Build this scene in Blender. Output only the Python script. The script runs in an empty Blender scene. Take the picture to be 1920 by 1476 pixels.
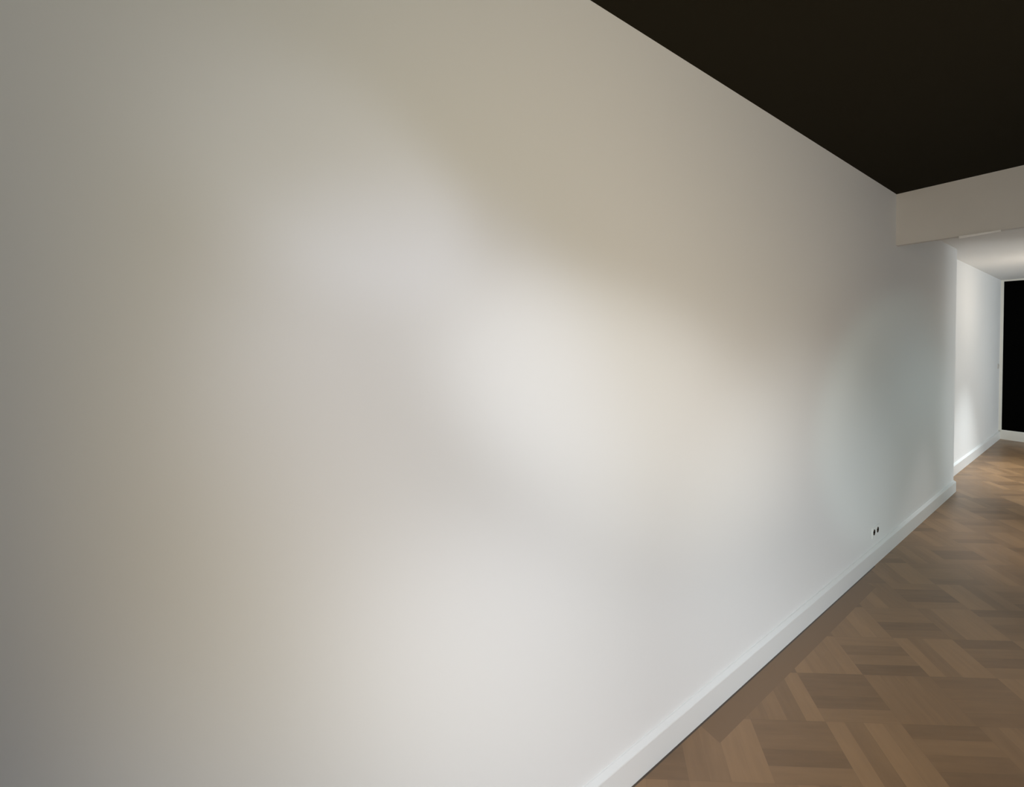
import bpy, bmesh, math
from mathutils import Vector, Matrix

# ------------------------------------------------------------------ camera
scene = bpy.context.scene
F_PX, W_PX, H_PX = 725.0, 1920.0, 1476.0
HORIZON = 635.0
PITCH = math.radians(0.8)
TURN = math.atan((2108.0 - 960.0) / F_PX)        # long wall's direction, right of the view axis
CAM_X, CAM_H = 0.94, 1.60
cam_data = bpy.data.cameras.new('camera')
cam_data.sensor_width = 36.0
cam_data.sensor_fit = 'HORIZONTAL'
cam_data.lens = F_PX / W_PX * 36.0
cam_data.shift_y = -((H_PX / 2) - (HORIZON + F_PX * math.tan(PITCH))) / W_PX
cam_data.clip_start = 0.01
cam = bpy.data.objects.new('camera', cam_data)
scene.collection.objects.link(cam)
cam.location = (CAM_X, 0, CAM_H)
cam.rotation_euler = (math.pi / 2 - PITCH, 0, TURN)
scene.camera = cam

# ------------------------------------------------------------------ world, exposure
scene.view_settings.view_transform = 'Standard'
scene.view_settings.look = 'None'
scene.view_settings.gamma = 1.0
scene.view_settings.exposure = 0.0
scene.view_settings.use_curve_mapping = False
world = bpy.data.worlds.new('overcast_sky')
scene.world = world
world.use_nodes = True
wbg = world.node_tree.nodes['Background']
SKY = 1.7
wbg.inputs['Color'].default_value = (0.86, 0.93, 1.0, 1)
wbg.inputs['Strength'].default_value = SKY

# ------------------------------------------------------------------ lamps
# unseen spots added to shape the long wall's light: x, y, z, aim y, aim z (on the long wall), half angle, blend, r, g, b watts
SPOTS = [
    (1.450, -1.213, 0.700, 3.090, 1.772, 43.080, 0.656, 54.869, 44.482, 28.654),
    (4.639, -1.962, 1.423, 1.447, -0.239, 21.023, 0.970, 409.810, 434.005, 470.868),
    (1.300, 5.461, 2.600, 4.439, 1.903, 45.000, 0.566, 15.861, 24.033, 22.782),
    (2.310, 5.388, 1.738, 4.672, -0.300, 45.000, 0.765, 24.168, 32.080, 34.047),
    (1.592, -0.259, 2.427, 0.409, 1.438, 18.855, 1.000, 24.809, 27.445, 37.529),
    (3.783, -2.083, 1.210, 4.296, 0.961, 8.884, 0.450, 201.817, 263.359, 246.722),
    (1.300, 1.341, 1.334, 0.182, 1.921, 8.000, 0.450, 12.147, 13.212, 15.996),
    (1.354, -1.483, 2.419, 1.089, 1.348, 9.813, 1.000, 171.692, 178.640, 184.303),
    (1.300, -1.773, 2.600, 1.600, -0.194, 12.593, 1.000, 245.406, 252.450, 277.379),
    (1.715, -1.197, 2.367, 2.794, 1.730, 50.531, 0.897, 70.242, 63.189, 45.674),
    (4.700, -0.803, 2.497, 2.715, 0.287, 13.366, 1.000, 254.538, 278.353, 289.275),
    (2.147, 1.235, 0.968, 1.975, 2.280, 43.924, 0.902, 53.963, 44.388, 32.706),
]
for k, (x, y, z, ay, az, half, blend, r, g, b) in enumerate(SPOTS):
    m = max(r, g, b, 1e-6)
    ld = bpy.data.lights.new('wall_fill_spot', 'SPOT')
    ld.energy = m
    ld.color = (r / m, g / m, b / m)
    ld.spot_size = math.radians(2 * half)
    ld.spot_blend = blend
    ld.shadow_soft_size = 0.08
    lo = bpy.data.objects.new('wall_fill_spot', ld)
    scene.collection.objects.link(lo)
    lo.location = (x, y, z)
    lo.rotation_euler = (Vector((0, ay, az)) - Vector((x, y, z))).to_track_quat('-Z', 'Y').to_euler()

def area(loc, aim, sx, sy, watts, color):
    ld = bpy.data.lights.new('window_light', 'AREA')
    ld.shape = 'RECTANGLE'
    ld.size, ld.size_y = sx, sy
    ld.energy = watts
    ld.color = color
    lo = bpy.data.objects.new('window_light', ld)
    scene.collection.objects.link(lo)
    lo.location = loc
    lo.rotation_euler = (Vector(aim) - Vector(loc)).to_track_quat('-Z', 'Y').to_euler()

# daylight through the far room's window opening (in its right wall)
area((3.45, 8.7, 1.25), (0, 8.5, 0.9), 2.0, 1.7, 38, (0.82, 0.94, 1.0))
# warm wall lamp of the far room
ld = bpy.data.lights.new('warm_lamp', 'POINT')
ld.energy = 9.5
ld.color = (1.0, 0.88, 0.74)
ld.shadow_soft_size = 0.06
lo = bpy.data.objects.new('warm_lamp', ld)
scene.collection.objects.link(lo)
lo.location = (0.75, 7.45, 2.0)

# unseen spot added to brighten the far room's floor
ld = bpy.data.lights.new('floor_fill_spot', 'SPOT')
ld.energy = 310
ld.color = (0.88, 0.96, 1.0)
ld.spot_size = math.radians(66)
ld.spot_blend = 0.9
ld.shadow_soft_size = 0.06
lo = bpy.data.objects.new('floor_fill_spot', ld)
scene.collection.objects.link(lo)
lo.location = (1.1, 7.5, 2.50)
lo.rotation_euler = (Vector((0.75, 7.3, 0)) - Vector(lo.location)).to_track_quat('-Z', 'Y').to_euler()

# unseen spot added to brighten floor and skirting just past the beam
ld = bpy.data.lights.new('floor_fill_spot', 'SPOT')
ld.energy = 105
ld.color = (1.0, 0.97, 0.98)
ld.spot_size = math.radians(50)
ld.spot_blend = 1.0
ld.shadow_soft_size = 0.06
lo = bpy.data.objects.new('floor_fill_spot', ld)
scene.collection.objects.link(lo)
lo.location = (1.1, 4.95, 2.48)
lo.rotation_euler = (Vector((0.75, 4.85, 0)) - Vector(lo.location)).to_track_quat('-Z', 'Y').to_euler()

# unseen spot added to brighten the near room's open floor
ld = bpy.data.lights.new('floor_fill_spot', 'SPOT')
ld.energy = 60
ld.color = (1.0, 0.97, 1.0)
ld.spot_size = math.radians(62)
ld.spot_blend = 1.0
ld.shadow_soft_size = 0.08
lo = bpy.data.objects.new('floor_fill_spot', ld)
scene.collection.objects.link(lo)
lo.location = (1.9, 2.8, 2.62)
lo.rotation_euler = (Vector((1.5, 2.8, 0)) - Vector(lo.location)).to_track_quat('-Z', 'Y').to_euler()

# ------------------------------------------------------------------ helpers
def link(o):
    scene.collection.objects.link(o)
    return o

def add_box(bm, lo, hi):
    x0, y0, z0 = lo
    x1, y1, z1 = hi
    v = [bm.verts.new(p) for p in ((x0, y0, z0), (x1, y0, z0), (x1, y1, z0), (x0, y1, z0),
                                   (x0, y0, z1), (x1, y0, z1), (x1, y1, z1), (x0, y1, z1))]
    for f in ((0, 3, 2, 1), (4, 5, 6, 7), (0, 1, 5, 4), (1, 2, 6, 5), (2, 3, 7, 6), (3, 0, 4, 7)):
        bm.faces.new([v[i] for i in f])

def add_prism(bm, profile, to3d_a, to3d_b):
    a = [bm.verts.new(to3d_a(p)) for p in profile]
    b = [bm.verts.new(to3d_b(p)) for p in profile]
    n = len(profile)
    for i in range(n):
        bm.faces.new((a[i], a[(i + 1) % n], b[(i + 1) % n], b[i]))
    bm.faces.new(list(reversed(a)))
    bm.faces.new(b)

def finish(name, bm, mat, parent=None, smooth=False, loc=None):
    bmesh.ops.recalc_face_normals(bm, faces=bm.faces)
    me = bpy.data.meshes.new(name)
    if loc is not None:
        bmesh.ops.translate(bm, verts=bm.verts, vec=-Vector(loc))
    bm.to_mesh(me)
    bm.free()
    me.materials.append(mat)
    if smooth:
        for p in me.polygons:
            p.use_smooth = True
    o = bpy.data.objects.new(name, me)
    if loc is not None:
        o.location = loc
    if parent is not None:
        o.parent = parent
    return link(o)

def structure(name, boxes, mat, label):
    bm = bmesh.new()
    for lo, hi in boxes:
        add_box(bm, lo, hi)
    o = finish(name, bm, mat)
    o['kind'] = 'structure'
    o['label'] = label
    o['category'] = name.split('_')[0]
    return o

def new_mat(name):
    m = bpy.data.materials.new(name)
    m.use_nodes = True
    nt = m.node_tree
    return m, nt, nt.nodes['Principled BSDF']

def paint(name, color, rough=0.6, spec=0.3, grain=0.0006, scale=220.0, mottling=0.0):
    """matt wall paint with a fine roller texture"""
    m, nt, bs = new_mat(name)
    bs.inputs['Base Color'].default_value = (*color, 1)
    bs.inputs['Roughness'].default_value = rough
    bs.inputs['Specular IOR Level'].default_value = spec
    tc = nt.nodes.new('ShaderNodeTexCoord')
    nz = nt.nodes.new('ShaderNodeTexNoise')
    nz.inputs['Scale'].default_value = scale
    nz.inputs['Detail'].default_value = 3
    nt.links.new(tc.outputs['Object'], nz.inputs['Vector'])
    bp = nt.nodes.new('ShaderNodeBump')
    bp.inputs['Strength'].default_value = 0.12
    bp.inputs['Distance'].default_value = grain
    nt.links.new(nz.outputs['Fac'], bp.inputs['Height'])
    nt.links.new(bp.outputs['Normal'], bs.inputs['Normal'])
    if mottling:
        n2 = nt.nodes.new('ShaderNodeTexNoise')
        n2.inputs['Scale'].default_value = 6
        n2.inputs['Detail'].default_value = 4
        nt.links.new(tc.outputs['Object'], n2.inputs['Vector'])
        mx = nt.nodes.new('ShaderNodeMix')
        mx.data_type = 'RGBA'
        mx.inputs[6].default_value = (*[c * (1 - mottling) for c in color], 1)
        mx.inputs[7].default_value = (*[min(1, c * (1 + mottling)) for c in color], 1)
        nt.links.new(n2.outputs['Fac'], mx.inputs[0])
        nt.links.new(mx.outputs[2], bs.inputs['Base Color'])
    return m

# ------------------------------------------------------------------ materials
WALL = paint('white_wall_paint', (0.80, 0.80, 0.79), 0.7, 0.2)
FAR_WALL = paint('white_far_wall_paint', (0.80, 0.80, 0.79), 0.6, 0.3)
BEAM = paint('taupe_beam_plaster', (0.70, 0.68, 0.66), 0.9, 0.1, 0.002, 60, 0.04)
BACK_WALL = paint('off_white_back_wall_paint', (0.85, 0.84, 0.78), 0.7, 0.2)
BLACK_CEIL = paint('black_brown_ceiling_paint', (0.020, 0.0175, 0.0115), 0.9, 0.05)
SKIRT = paint('white_satin_skirting_paint', (0.80, 0.81, 0.80), 0.35, 0.5, 0.0001)
VOID = paint('black_blackout_cloth', (0.002, 0.002, 0.002), 1.0, 0.0)
PLASTIC = paint('white_socket_plastic', (0.90, 0.90, 0.90), 0.4, 0.4, 0.00005)
WELL = paint('dark_brown_socket_plastic', (0.010, 0.006, 0.004), 0.8, 0.1, 0.00005)
PIN = paint('brass_socket_contact', (0.35, 0.20, 0.10), 0.35, 0.5, 0.00005)

def parquet():
    m, nt, bs = new_mat('oak_block_parquet')
    N, L = nt.nodes, nt.links
    def math_(op, a, b=None, c=None):
        n = N.new('ShaderNodeMath')
        n.operation = op
        for i, v in enumerate((a, b, c)):
            if v is None:
                continue
            if isinstance(v, (int, float)):
                n.inputs[i].default_value = v
            else:
                L.new(v, n.inputs[i])
        return n.outputs[0]
    tc = N.new('ShaderNodeTexCoord')
    sp = N.new('ShaderNodeSeparateXYZ')
    L.new(tc.outputs['Object'], sp.inputs[0])
    X, Y = sp.outputs[0], sp.outputs[1]
    c, s = math.cos(TURN), math.sin(TURN)
    # the two plank directions on the floor, A and B, as rows of a linear map
    m00, m01, m10, m11 = 0.2345, 1.0, 1.0, -0.0345
    det = m00 * m11 - m01 * m10
    i00, i01, i10, i11 = m11 / det, -m01 / det, -m10 / det, m00 / det
    def lin(px_, pz_, off):
        kx = px_ * c - pz_ * s
        ky = px_ * s + pz_ * c
        return math_('ADD', math_('MULTIPLY', X, kx), math_('MULTIPLY_ADD', Y, ky, -kx * CAM_X - off))
    PA, PB, NP = 0.2362, 0.3065, 4.0
    a = math_('DIVIDE', lin(i00, i01, 1.625 - 20 * PA), PA)
    b = math_('DIVIDE', lin(i10, i11, 0.928 - 20 * PB), PB)
    ia, ib = math_('FLOOR', a), math_('FLOOR', b)
    fa, fb = math_('FRACT', a), math_('FRACT', b)
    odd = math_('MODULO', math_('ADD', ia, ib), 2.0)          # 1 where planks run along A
    across = math_('MULTIPLY', math_('ADD', math_('MULTIPLY', odd, fb), math_('MULTIPLY', math_('SUBTRACT', 1.0, odd), fa)), NP)
    along = math_('ADD', math_('MULTIPLY', odd, fa), math_('MULTIPLY', math_('SUBTRACT', 1.0, odd), fb))
    k = math_('FLOOR', across)
    fk = math_('FRACT', across)
    # border plank beside the skirting
    border = math_('MULTIPLY', math_('LESS_THAN', X, 0.105), math_('MULTIPLY', math_('GREATER_THAN', Y, 1.50), math_('LESS_THAN', Y, 3.30)))
    nb = math_('SUBTRACT', 1.0, border)
    idv = N.new('ShaderNodeCombineXYZ')
    L.new(math_('ADD', math_('MULTIPLY', ia, nb), math_('MULTIPLY', border, 77.0)), idv.inputs[0])
    L.new(math_('ADD', math_('MULTIPLY', ib, nb), math_('MULTIPLY', math_('FLOOR', math_('DIVIDE', Y, 1.7)), border)), idv.inputs[1])
    L.new(math_('MULTIPLY', k, nb), idv.inputs[2])
    wn = N.new('ShaderNodeTexWhiteNoise')
    wn.noise_dimensions = '3D'
    L.new(idv.outputs[0], wn.inputs['Vector'])
    rnd = wn.outputs['Value']
    # grain, stretched along the plank
    gv = N.new('ShaderNodeCombineXYZ')
    L.new(math_('ADD', math_('MULTIPLY', across, 1.0), math_('MULTIPLY', rnd, 40.0)), gv.inputs[0])
    L.new(math_('MULTIPLY', along, 0.5), gv.inputs[1])
    L.new(math_('ADD', math_('MULTIPLY', ia, 3.1), math_('MULTIPLY', ib, 7.3)), gv.inputs[2])
    gn = N.new('ShaderNodeTexNoise')
    gn.inputs['Scale'].default_value = 3.0
    gn.inputs['Detail'].default_value = 3.0
    L.new(gv.outputs[0], gn.inputs['Vector'])
    soft = N.new('ShaderNodeTexNoise')
    soft.inputs['Scale'].default_value = 9.0
    L.new(tc.outputs['Object'], soft.inputs['Vector'])
    # tone value 0..1
    t = math_('MULTIPLY_ADD', rnd, 0.50, 0.10)
    t = math_('ADD', t, math_('MULTIPLY', odd, 0.22))  # sheen on the A-direction blocks, painted in as a lighter tone
    t = math_('ADD', t, math_('MULTIPLY', math_('SUBTRACT', gn.outputs['Fac'], 0.5), 0.45))
    t = math_('ADD', t, math_('MULTIPLY', math_('SUBTRACT', soft.outputs['Fac'], 0.5), 0.15))
    t = math_('ADD', math_('MULTIPLY', t, nb), math_('MULTIPLY', border, 0.22))
    cr = N.new('ShaderNodeValToRGB')
    cr.color_ramp.elements[0].position = 0.0
    cr.color_ramp.elements[0].color = (0.150, 0.084, 0.038, 1)
    cr.color_ramp.elements[1].position = 1.0
    cr.color_ramp.elements[1].color = (0.330, 0.192, 0.090, 1)
    L.new(t, cr.inputs[0])
    # dark joint: thin line round every block; plus a dark line at the skirting's foot
    def near(v, w):
        e = math_('MINIMUM', v, math_('SUBTRACT', 1.0, v))
        return math_('LESS_THAN', e, w)
    joint = math_('MULTIPLY', math_('MAXIMUM', math_('MAXIMUM', near(fa, 0.004), near(fb, 0.003)), near(fk, 0.010)), nb)
    foot_line = math_('MULTIPLY', math_('LESS_THAN', X, 0.0255), math_('LESS_THAN', Y, 3.6))
    dark = math_('MAXIMUM', math_('MULTIPLY', joint, 0.12), math_('MULTIPLY', foot_line, 0.85))
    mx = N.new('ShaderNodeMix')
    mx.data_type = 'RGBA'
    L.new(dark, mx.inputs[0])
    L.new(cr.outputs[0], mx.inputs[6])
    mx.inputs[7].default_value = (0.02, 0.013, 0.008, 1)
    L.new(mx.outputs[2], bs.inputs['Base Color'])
    bs.inputs['Roughness'].default_value = 0.36
    bs.inputs['Specular IOR Level'].default_value = 0.9
    return m
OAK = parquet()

# ------------------------------------------------------------------ the rooms
X_FAR = -0.118          # far room's left wall
Y_BEAM, Y_END, Y_BACK = 4.06, 6.07, 9.87
H_NEAR, H_FAR, H_BEAM = 2.70, 2.53, 2.31
X_R, Y_F = 5.0, -2.6

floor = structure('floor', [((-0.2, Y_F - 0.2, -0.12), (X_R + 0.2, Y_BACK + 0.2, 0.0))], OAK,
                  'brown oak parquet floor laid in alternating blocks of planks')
structure('wall_left', [((-0.10, Y_F - 0.2, 0), (0.0, Y_END, H_NEAR + 0.1))], WALL,
          'large bare white wall filling most of the view')
structure('wall_left_far', [((-0.30, Y_END - 0.3, 0), (X_FAR, Y_BACK + 0.2, H_NEAR + 0.1))], FAR_WALL,
          'bright white wall of the far room behind the end of the long wall')
structure('ceiling', [((-0.2, Y_F - 0.2, H_NEAR), (X_R + 0.2, Y_BEAM, H_NEAR + 0.15))], BLACK_CEIL,
          'flat black brown ceiling over the near room')
structure('ceiling_far', [((-0.2, Y_BEAM + 0.05, H_FAR), (X_R + 0.2, Y_BACK + 0.2, H_FAR + 0.15))], FAR_WALL,
          'low white ceiling of the far room beyond the beam')
structure('trim_1', [((0.0, Y_BEAM, H_BEAM), (X_R, Y_BEAM + 0.05, H_NEAR + 0.15))], BEAM,
          'taupe plastered beam dropping below the black ceiling')
# short pale bead under the beam's front edge
bm = bmesh.new()
r0 = [(-0.010, 0.004), (-0.010, -0.002), (0.004, -0.012), (0.012, -0.012), (0.012, 0.004)]
add_prism(bm, r0, lambda p: (0.32, Y_BEAM + p[0], H_BEAM + p[1] - 0.004),
          lambda p: (0.50, Y_BEAM + p[0] * 0.7, H_BEAM + p[1] * 0.6 - 0.001))
o = finish('trim_2', bm, PLASTIC)
o['kind'] = 'structure'; o['label'] = 'thin white sliver of trim along the lower edge of the taupe beam'; o['category'] = 'trim'

# back wall with its tall black opening
BX0, BX1, BZ0, BZ1 = X_FAR + 0.030, 2.4, 0.148, 2.505
structure('wall_back', [((X_FAR, Y_BACK, 0), (BX0, Y_BACK + 0.2, H_FAR)),
                        ((BX1, Y_BACK, 0), (X_R, Y_BACK + 0.2, H_FAR)),
                        ((BX0, Y_BACK, 0), (BX1, Y_BACK + 0.2, BZ0)),
                        ((BX0, Y_BACK, BZ1), (BX1, Y_BACK + 0.2, H_FAR))], BACK_WALL,
          'white wall at the far end around the black window')
structure('window_1', [((BX0, Y_BACK + 0.012, BZ0), (BX1, Y_BACK + 0.05, BZ1))], VOID,
          'tall blacked-out window at the far end of the room')

# walls beside and behind the viewpoint, with the openings that let daylight in
WIN = [(-1.8, 0.4), (1.0, 3.4), (6.0, 8.8)]
zs, zt = 0.55, 2.25
boxes, y = [], Y_F - 0.2
for a_, b_ in WIN:
    boxes.append(((X_R, y, 0), (X_R + 0.2, a_, H_NEAR)))
    boxes.append(((X_R, a_, 0), (X_R + 0.2, b_, zs)))
    boxes.append(((X_R, a_, zt), (X_R + 0.2, b_, H_NEAR)))
    y = b_
boxes.append(((X_R, y, 0), (X_R + 0.2, Y_BACK + 0.2, H_NEAR)))
structure('wall_right', boxes, WALL, 'white wall with window openings opposite the long bare wall')
structure('wall_front', [((-0.2, Y_F - 0.2, 0), (X_R + 0.2, Y_F, H_NEAR))], WALL, 'white wall behind the viewpoint')

structure('wall_light_block', [((0.62, 5.96, 0), (X_R, 6.07, H_FAR))], FAR_WALL,  # unseen; added and sized to keep far-room light off the long wall
          'unseen white partition added to block far-room light beside the passage')

# ------------------------------------------------------------------ skirting boards
T = 0.0195
def skirting(name, p0, p1, nrm, h, label, mat=SKIRT):
    """board with a rounded top edge from p0 to p1, thickness towards nrm"""
    p0, p1, nrm = Vector((*p0, 0)), Vector((*p1, 0)), Vector((*nrm, 0))
    prof = [(0, 0), (T, 0), (T, h - 0.013), (T - 0.001, h - 0.010), (0.004, h), (0, h)]
    bm = bmesh.new()
    add_prism(bm, prof, lambda q: p0 + nrm * q[0] + Vector((0, 0, q[1])),
              lambda q: p1 + nrm * q[0] + Vector((0, 0, q[1])))
    o = finish(name, bm, mat)
    o['kind'] = 'structure'; o['label'] = label; o['category'] = 'skirting board'
    return o
skirting('baseboard_left', (0, Y_F), (0, Y_END), (1, 0), 0.115, 'white skirting board along the foot of the long bare wall')
skirting('baseboard_left_far', (X_FAR, Y_END), (X_FAR, Y_BACK), (1, 0), 0.125, 'bright white skirting board in the far room')
skirting('baseboard_back', (X_FAR + T, Y_BACK), (X_R, Y_BACK), (0, -1), 0.146, 'off-white skirting board under the black window', BACK_WALL)

# ------------------------------------------------------------------ double socket low on the wall
SY, SZ = 3.688, 0.216
root = bpy.data.objects.new('wall_socket', None)
root.location = (0, SY, SZ)
link(root)
root['label'] = 'double wall socket with two dark round wells just above the skirting board'
root['category'] = 'socket'
def rounded_rect(w, h, r, n=6):
    pts = []
    for cx, cy, a0 in ((w/2-r, h/2-r, 0), (-w/2+r, h/2-r, 90), (-w/2+r, -h/2+r, 180), (w/2-r, -h/2+r, 270)):
        for i in range(n + 1):
            a = math.radians(a0 + 90 * i / n)
            pts.append((cx + r * math.cos(a), cy + r * math.sin(a)))
    return pts
PLW, PLH, PD = 0.150, 0.078, 0.0035
WR = 0.021
def plate_with_holes():
    """cover plate whose front face is cut by the two round wells"""
    bm = bmesh.new()
    nseg = 28
    for s in (-1, 1):
        cx = s * 0.0375
        hw, hh = 0.0375, PLH / 2
        ring_o, ring_i, back = [], [], []
        for i in range(nseg):
            a = 2 * math.pi * i / nseg + math.pi / nseg
            ca, sa = math.cos(a), math.sin(a)
            k = min(hw / max(abs(ca), 1e-6), hh / max(abs(sa), 1e-6))
            ring_o.append(bm.verts.new((PD, cx + ca * k, sa * k)))
            ring_i.append(bm.verts.new((PD, cx + ca * WR, sa * WR)))
            back.append(bm.verts.new((-0.0, cx + ca * k, sa * k)))
        for i in range(nseg):
            j = (i + 1) % nseg
            bm.faces.new((ring_o[i], ring_o[j], ring_i[j], ring_i[i]))
            bm.faces.new((ring_o[i], back[i], back[j], ring_o[j]))
    return bm
def local(name, bm, mat, parent, smooth=False):
    return finish(name, bm, mat, parent, smooth)
local('cover_plate', plate_with_holes(), WALL, root)
for s in (-1, 1):
    bm = bmesh.new()
    n = 28
    cy = s * 0.0375
    rim = [bm.verts.new((PD, cy + WR * math.cos(2*math.pi*i/n + math.pi/n), WR * math.sin(2*math.pi*i/n + math.pi/n))) for i in range(n)]
    bot = [bm.verts.new((0.0006, cy + (WR - 0.001) * math.cos(2*math.pi*i/n + math.pi/n), (WR - 0.001) * math.sin(2*math.pi*i/n + math.pi/n))) for i in range(n)]
    for i in range(n):
        j = (i + 1) % n
        bm.faces.new((rim[i], rim[j], bot[j], bot[i]))
    bm.faces.new(bot)
    w = finish('socket_well', bm, WELL, root)
    w['label'] = 'dark round well of the socket'
    for q in (-1, 1):
        bm = bmesh.new()
        bmesh.ops.create_cone(bm, cap_ends=True, segments=12, radius1=0.0026, radius2=0.0026, depth=0.0012,
                              matrix=Matrix.Translation((0.0012, cy, q * 0.0095)) @ Matrix.Rotation(math.pi / 2, 4, 'Y'))
        p = finish('contact', bm, PIN, w)
        p['label'] = 'small brassy contact'

# ------------------------------------------------------------------ small switch at the far corner
root = bpy.data.objects.new('light_switch', None)
root.location = (X_FAR, 9.72, 1.165)
link(root)
root['label'] = 'small grey light switch beside the black window in the far room'
root['category'] = 'light switch'
bm = bmesh.new()
prof = rounded_rect(0.075, 0.075, 0.006)
add_prism(bm, prof, lambda p: (0.0, p[0], p[1]), lambda p: (0.008, p[0], p[1]))
GREY = paint('grey_switch_plastic', (0.6, 0.58, 0.56), 0.5, 0.3, 0.00005)
finish('cover_plate', bm, GREY, root)
bm = bmesh.new()
prof2 = rounded_rect(0.05, 0.05, 0.004)
add_prism(bm, prof2, lambda p: (0.008, p[0], p[1]), lambda p: (0.011 + 0.001 * p[1] / 0.025, p[0], p[1]))
finish('rocker', bm, GREY, root)
